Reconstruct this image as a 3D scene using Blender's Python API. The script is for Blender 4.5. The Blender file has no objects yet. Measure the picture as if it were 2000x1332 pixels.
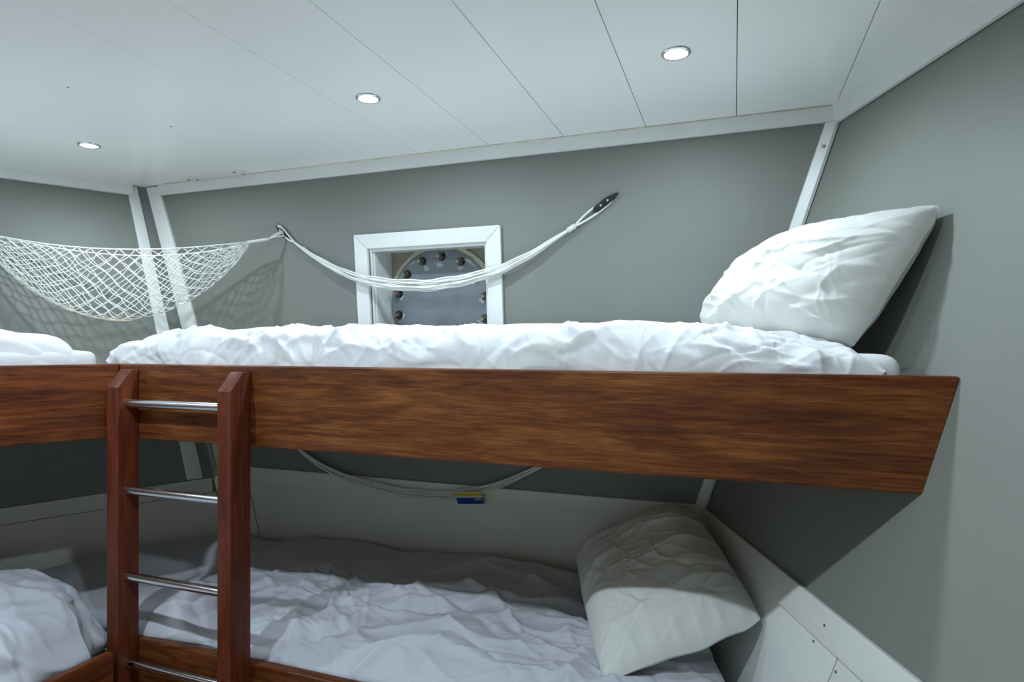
import bpy, bmesh, math, random
import numpy as np
from mathutils import Matrix, Vector

C = bpy.context.scene.collection
SC = bpy.context.scene
CAMZ = 1.30                      # eye height above the cabin floor

# ------------------------------------------------------------------ camera, world, exposure
cam = bpy.data.cameras.new('camera')
cam.sensor_width = 36.0
cam.lens = 1200.0 / 2000.0 * 36.0
cam.shift_y = 0.0025
cam.clip_start = 0.02
co = bpy.data.objects.new('camera', cam)
co.location = (0, 0, CAMZ)
co.rotation_euler = (math.pi / 2, 0, 0)
C.objects.link(co)
SC.camera = co
w = bpy.data.worlds.new('world')
w.use_nodes = True
w.node_tree.nodes['Background'].inputs[0].default_value = (0.02, 0.02, 0.02, 1)
w.node_tree.nodes['Background'].inputs[1].default_value = 0.0
SC.world = w
SC.view_settings.view_transform = 'Standard'
SC.view_settings.look = 'None'
SC.view_settings.gamma = 1.0
SC.view_settings.use_curve_mapping = False
SC.view_settings.exposure = 0.44
LAMP_POWER = 3.9
FRONT_POWER = 7.2
LAMP_COLOR = (0.735, 0.89, 1.0)

# ------------------------------------------------------------------ frames of the cabin (metres, z from eye height)
YA = math.radians(-19.867)       # far wall / long bunk direction
P0 = np.array([-1.1345, 1.775, 0.0])      # corner where the two upper bunk boards meet
AX = np.array([math.cos(YA), math.sin(YA), 0]); AY = np.array([-math.sin(YA), math.cos(YA), 0])
YB = math.radians(39.806)        # left wall direction
BX = np.array([math.cos(YB), math.sin(YB), 0]); BY = np.array([-math.sin(YB), math.cos(YB), 0])
YC = math.radians(-88.95)        # right wall direction
CX = np.array([math.cos(YC), math.sin(YC), 0]); CYv = np.array([-math.sin(YC), math.cos(YC), 0])
Z = np.array([0, 0, 1.0])
def A(s, t, z): return P0 + AX * s + AY * t + Z * z
def B(s, t, z): return P0 + BX * s + BY * t + Z * z
def toA(p): d = np.asarray(p) - P0; return np.array([d @ AX, d @ AY, p[2]])
def toB(p): d = np.asarray(p) - P0; return np.array([d @ BX, d @ BY, p[2]])
CEIL = 0.70
FLOOR = -CAMZ
LEAN = 0.09
def tA(z): return 0.752 + LEAN * (0.65 - z)          # far wall distance behind the bunk board
PC = np.array([0.7913, 1.0791, -0.054]); NC = np.array([-0.96701, -0.01773, 0.25412])
NA_ = -(AY + Z * LEAN); NA_ /= np.linalg.norm(NA_)   # far wall normal, into the cabin
PA = A(0, tA(0), 0)
PB = np.array([-1.639, 2.759, 0.632]); NB_ = np.array([0.63356, -0.76027, 0.1435]); NB_ /= np.linalg.norm(NB_)
TD = -2.0                                            # rear wall
def plane3(p1, n1, p2, n2, z):
    M = np.array([n1, n2, Z]); return np.linalg.solve(M, [p1 @ n1, p2 @ n2, z])
def cAB(z): return plane3(PA, NA_, PB, NB_, z)
def cAC(z): return plane3(PA, NA_, PC, NC, z)
PD = A(0, TD, 0); ND = AY.copy()
def cBD(z): return plane3(PB, NB_, PD, ND, z)
def cCD(z): return plane3(PC, NC, PD, ND, z)
def onA(s, z, off=0): return A(s, tA(z), z) + NA_ * off
def onB(s, z, off=0):
    p = B(s, 0, z); k = ((PB - p) @ NB_) / (BY @ NB_); return p + BY * k + NB_ * off
def onC(d, z, off=0):            # d metres from the far corner along the right wall
    p = cAC(z) + CX * d; return p + NC * off

# ------------------------------------------------------------------ object helpers
def setp(o, label=None, cat=None, group=None, kind=None):
    if label: o['label'] = label
    if cat: o['category'] = cat
    if group: o['group'] = group
    if kind: o['kind'] = kind
    return o
def thing(name, base, yaw, label, cat, group=None):
    o = bpy.data.objects.new(name, None); C.objects.link(o)
    o.empty_display_size = 0.05
    o.location = Vector((base[0], base[1], base[2] + CAMZ)); o.rotation_euler = (0, 0, yaw)
    o['_b'] = [float(base[0]), float(base[1]), float(base[2]), float(yaw)]
    return setp(o, label, cat, group)
def local(V, base):
    V = np.asarray(V, float)
    c, s = math.cos(base[3]), math.sin(base[3])
    d = V - np.array(base[:3])
    return np.stack([d[:, 0] * c + d[:, 1] * s, -d[:, 0] * s + d[:, 1] * c, d[:, 2]], 1)
BASE = {}
def mesh(name, V, F, mat, parent=None, yaw=0.0, base=None, smooth=False, angle=None, kind=None):
    V = np.asarray(V, float)
    if parent is not None: b = BASE[parent.name]
    else:
        if base is None: base = (V[:, 0].mean(), V[:, 1].mean(), V[:, 2].min())
        b = (float(base[0]), float(base[1]), float(base[2]), yaw)
    L = local(V, b)
    me = bpy.data.meshes.new(name)
    me.from_pydata(L.tolist(), [], [tuple(map(int, f)) for f in F])
    bm = bmesh.new(); bm.from_mesh(me); bmesh.ops.recalc_face_normals(bm, faces=bm.faces[:]); bm.to_mesh(me); bm.free()
    if smooth:
        me.polygons.foreach_set('use_smooth', [True] * len(me.polygons))
        if angle: me.set_sharp_from_angle(angle=math.radians(angle))
    o = bpy.data.objects.new(name, me); C.objects.link(o)
    me.materials.append(mat)
    if parent is not None: o.parent = parent
    else:
        o.location = (b[0], b[1], b[2] + CAMZ); o.rotation_euler = (0, 0, b[3])
    BASE[o.name] = b
    if kind: o['kind'] = kind
    return o
_thing = thing
def thing(name, base, yaw, label, cat, group=None):
    o = _thing(name, base, yaw, label, cat, group)
    BASE[o.name] = (float(base[0]), float(base[1]), float(base[2]), yaw); del o['_b']
    return o

def hexa(p):                     # 8 points: bottom quad then top quad
    return np.array(p), [(0, 3, 2, 1), (4, 5, 6, 7), (0, 1, 5, 4), (1, 2, 6, 5), (2, 3, 7, 6), (3, 0, 4, 7)]
def boxA(s0, s1, t0, t1, z0, z1, fr=A):
    return hexa([fr(s0, t0, z0), fr(s1, t0, z0), fr(s1, t1, z0), fr(s0, t1, z0), fr(s0, t0, z1), fr(s1, t0, z1), fr(s1, t1, z1), fr(s0, t1, z1)])
def prism(poly, vec):
    n = len(poly); V = [np.asarray(p) for p in poly] + [np.asarray(p) + np.asarray(vec) for p in poly]
    F = [tuple(range(n)), tuple(range(2 * n - 1, n - 1, -1))] + [(i, (i + 1) % n, n + (i + 1) % n, n + i) for i in range(n)]
    return np.array(V), F
def bevel(V, F, off, seg=2):
    bm = bmesh.new(); vs = [bm.verts.new(v) for v in V]
    for f in F: bm.faces.new([vs[i] for i in f])
    bmesh.ops.recalc_face_normals(bm, faces=bm.faces[:])
    bmesh.ops.bevel(bm, geom=bm.edges[:], offset=off, segments=seg, affect='EDGES', profile=0.6)
    bm.verts.index_update()
    V2 = np.array([v.co[:] for v in bm.verts]); F2 = [tuple(v.index for v in f.verts) for f in bm.faces]
    bm.free(); return V2, F2
def join(parts):
    V, F, n = [], [], 0
    for v, f in parts:
        V.append(v); F += [tuple(i + n for i in q) for q in f]; n += len(v)
    return np.concatenate(V), F
def tube(path, r, seg=8, caps=True):
    P = np.asarray(path, float); n = len(P)
    R = np.full(n, r) if np.isscalar(r) else np.asarray(r)
    T = np.gradient(P, axis=0); T /= np.linalg.norm(T, axis=1)[:, None] + 1e-12
    up = np.array([0, 0, 1.0]) if abs(T[0][2]) < 0.9 else np.array([1.0, 0, 0])
    N = np.cross(T, up); N /= np.linalg.norm(N, axis=1)[:, None] + 1e-12
    Bn = np.cross(T, N)
    a = np.linspace(0, 2 * math.pi, seg, endpoint=False)
    V = (P[:, None] + R[:, None, None] * (np.cos(a)[None, :, None] * N[:, None] + np.sin(a)[None, :, None] * Bn[:, None])).reshape(-1, 3)
    F = [(i * seg + j, i * seg + (j + 1) % seg, (i + 1) * seg + (j + 1) % seg, (i + 1) * seg + j) for i in range(n - 1) for j in range(seg)]
    if caps: F += [tuple(range(seg - 1, -1, -1)), tuple((n - 1) * seg + j for j in range(seg))]
    return V, F
def lathe(c, axis, prof, seg=24):          # profile (r, h) along axis
    axis = np.asarray(axis, float); axis /= np.linalg.norm(axis)
    e1 = np.cross(axis, [0.3, 0.5, 0.81]); e1 /= np.linalg.norm(e1); e2 = np.cross(axis, e1)
    V = []; F = []
    for r, h in prof:
        for j in range(seg):
            q = 2 * math.pi * j / seg
            V.append(np.asarray(c) + axis * h + (e1 * math.cos(q) + e2 * math.sin(q)) * r)
    m = len(prof)
    for i in range(m - 1):
        for j in range(seg): F.append((i * seg + j, i * seg + (j + 1) % seg, (i + 1) * seg + (j + 1) % seg, (i + 1) * seg + j))
    F.append(tuple(range(seg))); F.append(tuple((m - 1) * seg + j for j in range(seg)))
    return np.array(V), F
def smoothpath(pts, n):
    P = np.asarray(pts, float)
    d = np.r_[0, np.cumsum(np.linalg.norm(np.diff(P, axis=0), axis=1))]; d /= d[-1]
    Pe = np.vstack([2 * P[0] - P[1], P, 2 * P[-1] - P[-2]])
    out = []
    for x in np.linspace(0, 1, n):
        i = min(len(P) - 2, max(0, np.searchsorted(d, x) - 1)); u = (x - d[i]) / (d[i + 1] - d[i] + 1e-9)
        a, b, c, e = Pe[i], Pe[i + 1], Pe[i + 2], Pe[i + 3]
        out.append(0.5 * (2 * b + (c - a) * u + (2 * a - 5 * b + 4 * c - e) * u * u + (3 * b - a - 3 * c + e) * u ** 3))
    return np.array(out)
# ------------------------------------------------------------------ numpy noise
def gnoise(x, y, seed=0):
    x = np.asarray(x, float); y = np.asarray(y, float)
    xi = np.floor(x).astype(np.int64); yi = np.floor(y).astype(np.int64); xf = x - xi; yf = y - yi
    def g(ix, iy):
        h = (ix * 374761393 + iy * 668265263 + seed * 974634777) & 0xffffffff
        h = ((h ^ (h >> 13)) * 1274126177) & 0xffffffff
        h = (h ^ (h >> 16)) & 0xffff
        a = h / 65536.0 * 2 * math.pi; return np.cos(a), np.sin(a)
    u = xf * xf * xf * (xf * (xf * 6 - 15) + 10); v = yf * yf * yf * (yf * (yf * 6 - 15) + 10)
    def dot(ax, ay): gx, gy = g(xi + ax, yi + ay); return gx * (xf - ax) + gy * (yf - ay)
    return ((dot(0, 0) * (1 - u) + dot(1, 0) * u) * (1 - v) + (dot(0, 1) * (1 - u) + dot(1, 1) * u) * v) * 1.4
def fbm(x, y, seed=0, o=3):
    s = 0; a = 1
    for k in range(o): s = s + a * gnoise(x * 2 ** k, y * 2 ** k, seed + k * 17); a *= 0.5
    return s
def creases(x, y, n, rng, box, ang, sd, length, width, amp, warp=0.03, wf=5.0, seed=0, sharp=0.35):
    """sum of n soft cloth folds, each a short curved ridge"""
    wx = x + warp * gnoise(x * wf, y * wf, seed + 5); wy = y + warp * gnoise(x * wf + 31, y * wf, seed + 6)
    out = np.zeros_like(x)
    for k in range(n):
        cx_ = rng.uniform(box[0], box[1]); cy_ = rng.uniform(box[2], box[3])
        th = ang + rng.normal(0, sd); L = length * rng.uniform(0.5, 1.5); wd = width * rng.uniform(0.6, 1.6); am = amp * rng.uniform(0.4, 1.3)
        if rng.random() < 0.25: am = -am
        dx = wx - cx_; dy = wy - cy_
        l = dx * math.cos(th) + dy * math.sin(th); d = -dx * math.sin(th) + dy * math.cos(th)
        d = d + rng.uniform(-0.5, 0.5) * l * l / L
        wl = wd * (0.5 + 0.8 * np.clip((l / L + 1) / 2, 0, 1))
        r = np.exp(-np.sqrt((d / wl) ** 2 + sharp ** 2) + sharp)
        out += am * r * np.exp(-(l / L) ** 4)
    return out
def grid_faces(nu, nv, loop=False, off=0):
    F = []
    for i in range(nu - 1):
        for j in range(nv - (0 if loop else 1)):
            F.append((off + i * nv + j, off + i * nv + (j + 1) % nv, off + (i + 1) * nv + (j + 1) % nv, off + (i + 1) * nv + j))
    return F
def normals(G):
    du = np.gradient(G, axis=0); dv = np.gradient(G, axis=1)
    n = np.cross(du, dv); return n / (np.linalg.norm(n, axis=2)[:, :, None] + 1e-12)

# ------------------------------------------------------------------ materials
def mat(name, col, rough=0.5, metal=0.0, spec=0.5, nscale=0, namt=0.0, bump=0.0, bscale=200, sheen=0, coat=0, trans=None):
    m = bpy.data.materials.new(name); m.use_nodes = True
    nt = m.node_tree; b = nt.nodes['Principled BSDF']
    b.inputs['Base Color'].default_value = (*col, 1); b.inputs['Roughness'].default_value = rough
    b.inputs['Metallic'].default_value = metal; b.inputs['Specular IOR Level'].default_value = spec
    if sheen: b.inputs['Sheen Weight'].default_value = sheen
    if coat: b.inputs['Coat Weight'].default_value = coat; b.inputs['Coat Roughness'].default_value = 0.15
    tc = nt.nodes.new('ShaderNodeTexCoord')
    if namt:
        n = nt.nodes.new('ShaderNodeTexNoise'); n.inputs['Scale'].default_value = nscale; n.inputs['Detail'].default_value = 4
        r = nt.nodes.new('ShaderNodeValToRGB')
        r.color_ramp.elements[0].position = 0.3; r.color_ramp.elements[1].position = 0.7
        r.color_ramp.elements[0].color = (*[c * (1 - namt) for c in col], 1); r.color_ramp.elements[1].color = (*[min(1, c * (1 + namt)) for c in col], 1)
        nt.links.new(tc.outputs['Object'], n.inputs['Vector']); nt.links.new(n.outputs['Fac'], r.inputs['Fac']); nt.links.new(r.outputs['Color'], b.inputs['Base Color'])
    if bump:
        n2 = nt.nodes.new('ShaderNodeTexNoise'); n2.inputs['Scale'].default_value = bscale; n2.inputs['Detail'].default_value = 3
        bp = nt.nodes.new('ShaderNodeBump'); bp.inputs['Strength'].default_value = bump; bp.inputs['Distance'].default_value = 0.002
        nt.links.new(tc.outputs['Object'], n2.inputs['Vector']); nt.links.new(n2.outputs['Fac'], bp.inputs['Height']); nt.links.new(bp.outputs['Normal'], b.inputs['Normal'])
    return m
def wood(name, dark, mid, light, axis=0, streak=1.0, coat=0.08, rough=0.42):
    m = bpy.data.materials.new(name); m.use_nodes = True
    nt = m.node_tree; b = nt.nodes['Principled BSDF']; L = nt.links.new
    tc = nt.nodes.new('ShaderNodeTexCoord')
    def noise(sc, detail, dist, ns=1.0):
        mp = nt.nodes.new('ShaderNodeMapping'); mp.inputs['Scale'].default_value = sc
        n = nt.nodes.new('ShaderNodeTexNoise'); n.inputs['Scale'].default_value = ns; n.inputs['Detail'].default_value = detail; n.inputs['Distortion'].default_value = dist
        L(tc.outputs['Object'], mp.inputs['Vector']); L(mp.outputs['Vector'], n.inputs['Vector']); return n
    def ax(a, c): v = [c, c, c]; v[axis] = a; return v
    n1 = noise(ax(4.0, 34), 8, 1.2); n2 = noise(ax(14, 330), 4, 0.4); n3 = noise(ax(1.8, 8), 3, 0.8); n4 = noise(ax(9, 130), 6, 1.2)
    r1 = nt.nodes.new('ShaderNodeValToRGB'); e = r1.color_ramp.elements
    e[0].position = 0.38; e[0].color = (*dark, 1); e[1].position = 0.63; e[1].color = (*light, 1)
    em = r1.color_ramp.elements.new(0.5); em.color = (*mid, 1)
    mx = nt.nodes.new('ShaderNodeMix'); mx.data_type = 'FLOAT'; mx.inputs[0].default_value = 0.4
    L(n1.outputs['Fac'], mx.inputs[2]); L(n4.outputs['Fac'], mx.inputs[3])
    mx2 = nt.nodes.new('ShaderNodeMix'); mx2.data_type = 'FLOAT'; mx2.inputs[0].default_value = 0.25
    L(mx.outputs[0], mx2.inputs[2]); L(n3.outputs['Fac'], mx2.inputs[3])
    L(mx2.outputs[0], r1.inputs['Fac'])
    r2 = nt.nodes.new('ShaderNodeValToRGB'); e = r2.color_ramp.elements
    e[0].position = 0.35; e[0].color = (0.72, 0.68, 0.66, 1); e[1].position = 0.62; e[1].color = (1.08, 1.06, 1.04, 1)
    L(n2.outputs['Fac'], r2.inputs['Fac'])
    mc = nt.nodes.new('ShaderNodeMix'); mc.data_type = 'RGBA'; mc.blend_type = 'MULTIPLY'; mc.inputs[0].default_value = streak
    L(r1.outputs['Color'], mc.inputs[6]); L(r2.outputs['Color'], mc.inputs[7]); L(mc.outputs[2], b.inputs['Base Color'])
    bp = nt.nodes.new('ShaderNodeBump'); bp.inputs['Strength'].default_value = 0.12; bp.inputs['Distance'].default_value = 0.001
    L(n2.outputs['Fac'], bp.inputs['Height']); L(bp.outputs['Normal'], b.inputs['Normal'])
    b.inputs['Roughness'].default_value = rough; b.inputs['Coat Weight'].default_value = coat; b.inputs['Coat Roughness'].default_value = 0.25; b.inputs['Specular IOR Level'].default_value = 0.2
    return m
def emis(name, col, st):
    m = bpy.data.materials.new(name); m.use_nodes = True; nt = m.node_tree
    b = nt.nodes['Principled BSDF']; b.inputs['Base Color'].default_value = (0.9, 0.9, 0.9, 1)
    b.inputs['Emission Color'].default_value = (*col, 1); b.inputs['Emission Strength'].default_value = st
    return m
M = dict(
    wall=mat('wall_grey_laminate', (0.208, 0.219, 0.193), 0.55, nscale=3, namt=0.03, bump=0.05, bscale=500),
    white=mat('white_painted_trim', (0.78, 0.79, 0.76), 0.38, nscale=6, namt=0.03),
    lining=mat('cream_white_lining', (0.76, 0.74, 0.67), 0.45, nscale=4, namt=0.04),
    ceil=mat('white_ceiling_laminate', (0.90, 0.905, 0.89), 0.32, nscale=2, namt=0.02),
    stain=mat('yellowed_sealant', (0.74, 0.68, 0.54), 0.6, nscale=20, namt=0.2),
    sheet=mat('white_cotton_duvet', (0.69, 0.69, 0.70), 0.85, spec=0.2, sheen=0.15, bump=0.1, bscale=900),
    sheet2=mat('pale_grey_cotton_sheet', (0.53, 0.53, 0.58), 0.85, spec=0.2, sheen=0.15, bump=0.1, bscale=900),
    pillow=mat('white_cotton_pillowcase', (0.645, 0.645, 0.61), 0.8, spec=0.2, sheen=0.15, bump=0.1, bscale=900),
    matt=mat('white_mattress_cover', (0.70, 0.70, 0.71), 0.8, spec=0.2, bump=0.1, bscale=700),
    wood=wood('mahogany_board', (0.070, 0.018, 0.005), (0.145, 0.043, 0.011), (0.25, 0.088, 0.022)),
    wood_l=wood('mahogany_board_red', (0.055, 0.013, 0.005), (0.145, 0.037, 0.010), (0.24, 0.072, 0.017)),
    rail=wood('mahogany_rail', (0.07, 0.014, 0.007), (0.115, 0.025, 0.010), (0.16, 0.038, 0.014), axis=2, streak=0.6),
    ply=mat('plywood_base', (0.42, 0.33, 0.22), 0.7, nscale=8, namt=0.15),
    steel=mat('polished_steel', (0.75, 0.76, 0.78), 0.14, metal=1.0),
    screw=mat('dull_screw_metal', (0.30, 0.29, 0.27), 0.4, metal=0.9),
    net=mat('white_cotton_cord', (0.80, 0.80, 0.76), 0.8, spec=0.2),
    netold=mat('cream_cotton_cord', (0.74, 0.66, 0.48), 0.8, spec=0.2),
    black=mat('black_plastic', (0.012, 0.015, 0.02), 0.3),
    recess=mat('olive_grey_recess', (0.30, 0.285, 0.215), 0.6, nscale=6, namt=0.06),
    ring=mat('cream_gasket_ring', (0.60, 0.57, 0.42), 0.55, nscale=9, namt=0.06),
    plate=mat('grey_painted_steel', (0.20, 0.225, 0.25), 0.24, spec=0.7, nscale=7, namt=0.16, bump=0.35, bscale=22),
    stud=mat('dark_bolt_steel', (0.11, 0.10, 0.09), 0.3, metal=1.0),
    brass=mat('bolt_tip_metal', (0.42, 0.37, 0.28), 0.3, metal=1.0),
    smear=mat('pale_sealant_smear', (0.45, 0.47, 0.49), 0.35),
    floor=mat('pale_vinyl_floor', (0.52, 0.45, 0.36), 0.5, nscale=5, namt=0.08),
    chrome=mat('lamp_ring_chrome', (0.72, 0.74, 0.76), 0.2, metal=1.0),
    lens=emis('lamp_lens', (0.93, 0.98, 1.0), 30.0),
    dark=mat('dark_hole', (0.03, 0.025, 0.02), 0.8),
    rust=mat('rust_mark', (0.42, 0.22, 0.08), 0.8, nscale=30, namt=0.3),
    blue=mat('card_blue', (0.01, 0.06, 0.30), 0.35), yellow=mat('card_yellow', (0.75, 0.55, 0.01), 0.35), cardw=mat('card_white', (0.7, 0.72, 0.75), 0.4),
)

# ------------------------------------------------------------------ setting: floor, walls, ceiling
def struct(name, V, F, m, yaw=0.0, **k):
    o = mesh(name, V, F, m, yaw=yaw, **k); o['kind'] = 'structure'; return o
zf, zt = FLOOR, CEIL + 0.02
V, F = prism([cBD(zf) + [-0.3, -0.3, 0], cCD(zf) + [0.3, -0.3, 0], cAC(zf) + [0.3, 0.3, 0], cAB(zf) + [-0.3, 0.3, 0]], (0, 0, -0.05))
setp(struct('floor', V, F, M['floor'], YA), 'pale vinyl cabin floor below the bunks')
# far wall with a square opening for the blanked porthole
HS0, HS1, HZ0, HZ1 = 0.338, 0.826, -0.125, 0.372
out = -NA_ * 0.03
def wq(a, b, c, d): return prism([a, b, c, d], out)
aL = lambda z: cAB(z); aR = lambda z: cAC(z)
parts = [wq(aL(zf), aR(zf), aR(HZ0), aL(HZ0)), wq(aL(HZ1), aR(HZ1), aR(zt), aL(zt)),
         wq(aL(HZ0), onA(HS0, HZ0), onA(HS0, HZ1), aL(HZ1)), wq(onA(HS1, HZ0), aR(HZ0), aR(HZ1), onA(HS1, HZ1))]
V, F = join(parts)
setp(struct('wall_far', V, F, M['wall'], YA), 'grey laminate wall behind the long bunk')
V, F = prism([cAB(zf), cBD(zf), cBD(zt), cAB(zt)], -NB_ * 0.03)
setp(struct('wall_left', V, F, M['wall'], YB), 'grey sloping wall behind the left bunk')
V, F = prism([cAC(zf), cCD(zf), cCD(zt), cAC(zt)], -NC * 0.03)
setp(struct('wall_right', V, F, M['wall'], YC), 'grey sloping wall at the pillow end of the long bunk')
V, F = prism([cBD(zf), cCD(zf), cCD(zt), cBD(zt)], -AY * 0.03)
setp(struct('wall_rear', V, F, M['white'], YA), 'white wall behind the camera')
# ceiling: backing slab plus white planks running away from the far wall
room = [toA(p)[:2] for p in (cAB(CEIL), cAC(CEIL), cCD(CEIL), cBD(CEIL))]
V, F = prism([A(p[0], p[1], CEIL + 0.013) for p in room], (0, 0, 0.04))
ceiling = setp(struct('ceiling', V, F, M['dark'], YA), 'white planked cabin ceiling')
def clip(poly, ax, val, keep_ge):
    out = []
    for i in range(len(poly)):
        a, b = poly[i], poly[(i + 1) % len(poly)]
        ia = (a[ax] >= val) == keep_ge; ib = (b[ax] >= val) == keep_ge
        if ia: out.append(a)
        if ia != ib:
            u = (val - a[ax]) / (b[ax] - a[ax]); out.append(a + (b - a) * u)
    return out
for k in range(-6, 16):
    s1 = 1.677 - 0.274 * k; s0 = s1 - 0.274
    g = 0.0010 if s1 > 0.9 else (0.0006 if s1 > 0.4 else 0.00025)
    poly = clip(clip([np.array(p) for p in room], 0, s0 + g, True), 0, s1 - g, False)
    if len(poly) >= 3:
        V, F = prism([A(p[0], p[1], CEIL) for p in poly], (0, 0, 0.012))
        mesh('ceiling_plank', V, F, M['ceil'], ceiling)

# ------------------------------------------------------------------ trims
def strip(p0, p1, q0, q1, off, bev=0.002):  # slab with its face on p0,p1,q1,q0, off = vector back to the wall
    V, F = prism([p0, p1, q1, q0], off)
    return bevel(V, F, bev, 2)
def trimobj(n, V, F, m, label, yaw): return setp(struct('trim_%d' % n, V, F, m, yaw, smooth=True, angle=35), label)
zb = 0.655
sL = toA(cAB(0.66))[0]; sR = toA(cAC(0.66))[0]
th = 0.016
V, F = strip(onA(sL + 0.10, zb, th), onA(sR - 0.012, zb, th), onA(sL + 0.10, CEIL + .003, th + .004), onA(sR + 0.0, CEIL + .003, th + .004), -NA_ * th)
tr1 = trimobj(1, V, F, M['white'], 'white ceiling trim strip along the far grey wall', YA)
V, F = tube([onA(sL + .13, CEIL, th + .004), onA(.3, CEIL, th + .0045), onA(sR - .02, CEIL, th + .004)], .0022, 6); mesh('sealant_bead', V, F, M['stain'], tr1, smooth=True)
dC = 2.9
V, F = strip(onC(0.005, zb - 0.008, 0.012), onC(dC, zb - 0.008, 0.012), onC(0.005, CEIL + .003, 0.045), onC(dC, CEIL + .003, 0.045), -NC * 0.010)
trimobj(2, V, F, M['white'], 'white ceiling trim strip along the right wall', YC)
sBc = toB(cAB(0.66))[0]
V, F = strip(onB(sBc - 2.6, zb, th), onB(sBc - 0.05, zb, th), onB(sBc - 2.6, CEIL + .003, th + .012), onB(sBc - 0.05, CEIL + .003, th + .012), -NB_ * th)
tr3 = trimobj(3, V, F, M['white'], 'white ceiling trim strip along the left wall', YB)
V, F = tube([onB(sBc - 2.5, CEIL, th + .012), onB(sBc - 1, CEIL, th + .0125), onB(sBc - .06, CEIL, th + .012)], .004, 6); mesh('sealant_bead', V, F, M['stain'], tr3, smooth=True)
# corner strips, left corner: one white batten on each wall, grey groove between
def cornerA(z, d, off): p = cAB(z); s = toA(p)[0]; return onA(s + d, z, off)
def cornerB(z, d, off): p = cAB(z); s = toB(p)[0]; return onB(s - d, z, off)
z1, z0 = CEIL - 0.004, -0.60
V, F = strip(cornerA(z0, 0.046, .010), cornerA(z0, 0.150, .010), cornerA(z1, 0.028, .010), cornerA(z1, 0.100, .010), -NA_ * .012)
t4 = trimobj(4, V, F, M['white'], 'white batten on the far wall side of the left corner', YA)
V, F = strip(cornerB(z0, 0.045, .010), cornerB(z0, 0.110, .010), cornerB(z1, 0.026, .010), cornerB(z1, 0.066, .010), -NB_ * .012)
trimobj(5, V, F, M['white'], 'white batten on the left wall side of the left corner', YB)
V, F = lathe(cornerA(0.61, 0.012, 0), NA_, [(0.0045, 0), (0.0045, 0.002), (0.003, 0.003)], 10)
setp(mesh('screw', V, F, M['screw'], yaw=YA), 'small dark screw at the top of the left corner groove', 'screw')
# right corner strip
def cS(z, d, off): p = cAC(z); s = toA(p)[0]; return onA(s - d, z, off)
z1 = zb - 0.001; z0 = -0.55
pts = []
for z in (z0, z1):
    pts += [cS(z, 0.036, 0.002), cS(z, 0.034, 0.012), cS(z, 0.006, 0.022), cAC(z) + CX * 0.018 + NC * 0.003, cAC(z)]
n = 5; V = np.array(pts); F = [tuple(range(5)), tuple(range(9, 4, -1))] + [(i, (i + 1) % 5, 5 + (i + 1) % 5, 5 + i) for i in range(5)]
t6 = trimobj(6, V, F, M['white'], 'white angle strip down the right corner', YA)
p = cS(0.585, 0.018, 0.018)
V, F = lathe(p, NA_ + NC * .3, [(0.005, 0), (0.005, 0.002), (0.003, 0.0032)], 10)
setp(mesh('screw', V, F, M['screw'], yaw=YA), 'small screw near the top of the right corner strip', 'screw')
# hull lining below the grey walls
sl = toA(cAB(-0.57))[0]; sr = toA(cAC(-0.57))[0]
V, F = strip(cornerA(-.602, .012, .016), onA(sr - .005, -0.602, .016), cornerA(-.536, .16, .016), onA(sr - .002, -0.536, .016), -NA_ * .016, .003)
trimobj(7, V, F, M['lining'], 'cream capping board along the far wall above the lower bunk', YA)
sl2 = toA(cAB(-0.95))[0]; sr2 = toA(cAC(-0.95))[0]
V, F = strip(onA(-0.26, -0.98, .008), onA(sr2 + .03, -0.98, .008), onA(-0.335, -0.603, .008), onA(sr - .003, -0.603, .008), -NA_ * .008, .001)
trimobj(8, V, F, M['lining'], 'cream lining panel behind the lower long bunk', YA)
V, F = strip(cornerA(-.98, .004, .006), onA(-0.268, -0.98, .006), cornerA(-.603, .004, .006), onA(-0.343, -0.603, .006), -NA_ * .006, .001)
trimobj(9, V, F, M['lining'], 'short cream lining panel beside the left corner', YA)
sb0 = toB(cAB(-0.62))[0]
V, F = strip(onB(sb0 - 2.4, -0.702, .014), onB(sb0 - .012, -0.665, .014), onB(sb0 - 2.4, -0.648, .014), onB(sb0 - .012, -0.602, .014), -NB_ * .014, .003)
trimobj(10, V, F, M['lining'], 'cream capping board along the left wall', YB)
V, F = strip(onB(sb0 - 2.4, -1.0, .006), cornerB(-1.0, .008, .006), onB(sb0 - 2.4, -0.704, .006), cornerB(-.667, .008, .006), -NB_ * .006, .001)
trimobj(11, V, F, M['lining'], 'cream lining panel behind the lower left bunk', YB)
V, F = strip(onC(0.01, -0.612, .014), onC(2.6, -0.612, .014), onC(0.01, -0.545, .014), onC(2.6, -0.545, .014), -NC * .014, .003)
trimobj(12, V, F, M['white'], 'white capping board sloping along the right wall', YC)
V, F = strip(onC(0.0, -1.0, .006), onC(0.858, -1.0, .006), onC(0.0, -0.614, .006), onC(0.858, -0.614, .006), -NC * .006, .001)
trimobj(13, V, F, M['white'], 'white lining panel beside the lower pillow', YC)
V, F = strip(onC(0.862, -1.0, .006), onC(2.6, -1.0, .006), onC(0.862, -0.614, .006), onC(2.6, -0.614, .006), -NC * .006, .001)
trimobj(14, V, F, M['white'], 'white lining panel at the foot of the right wall', YC)

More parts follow.
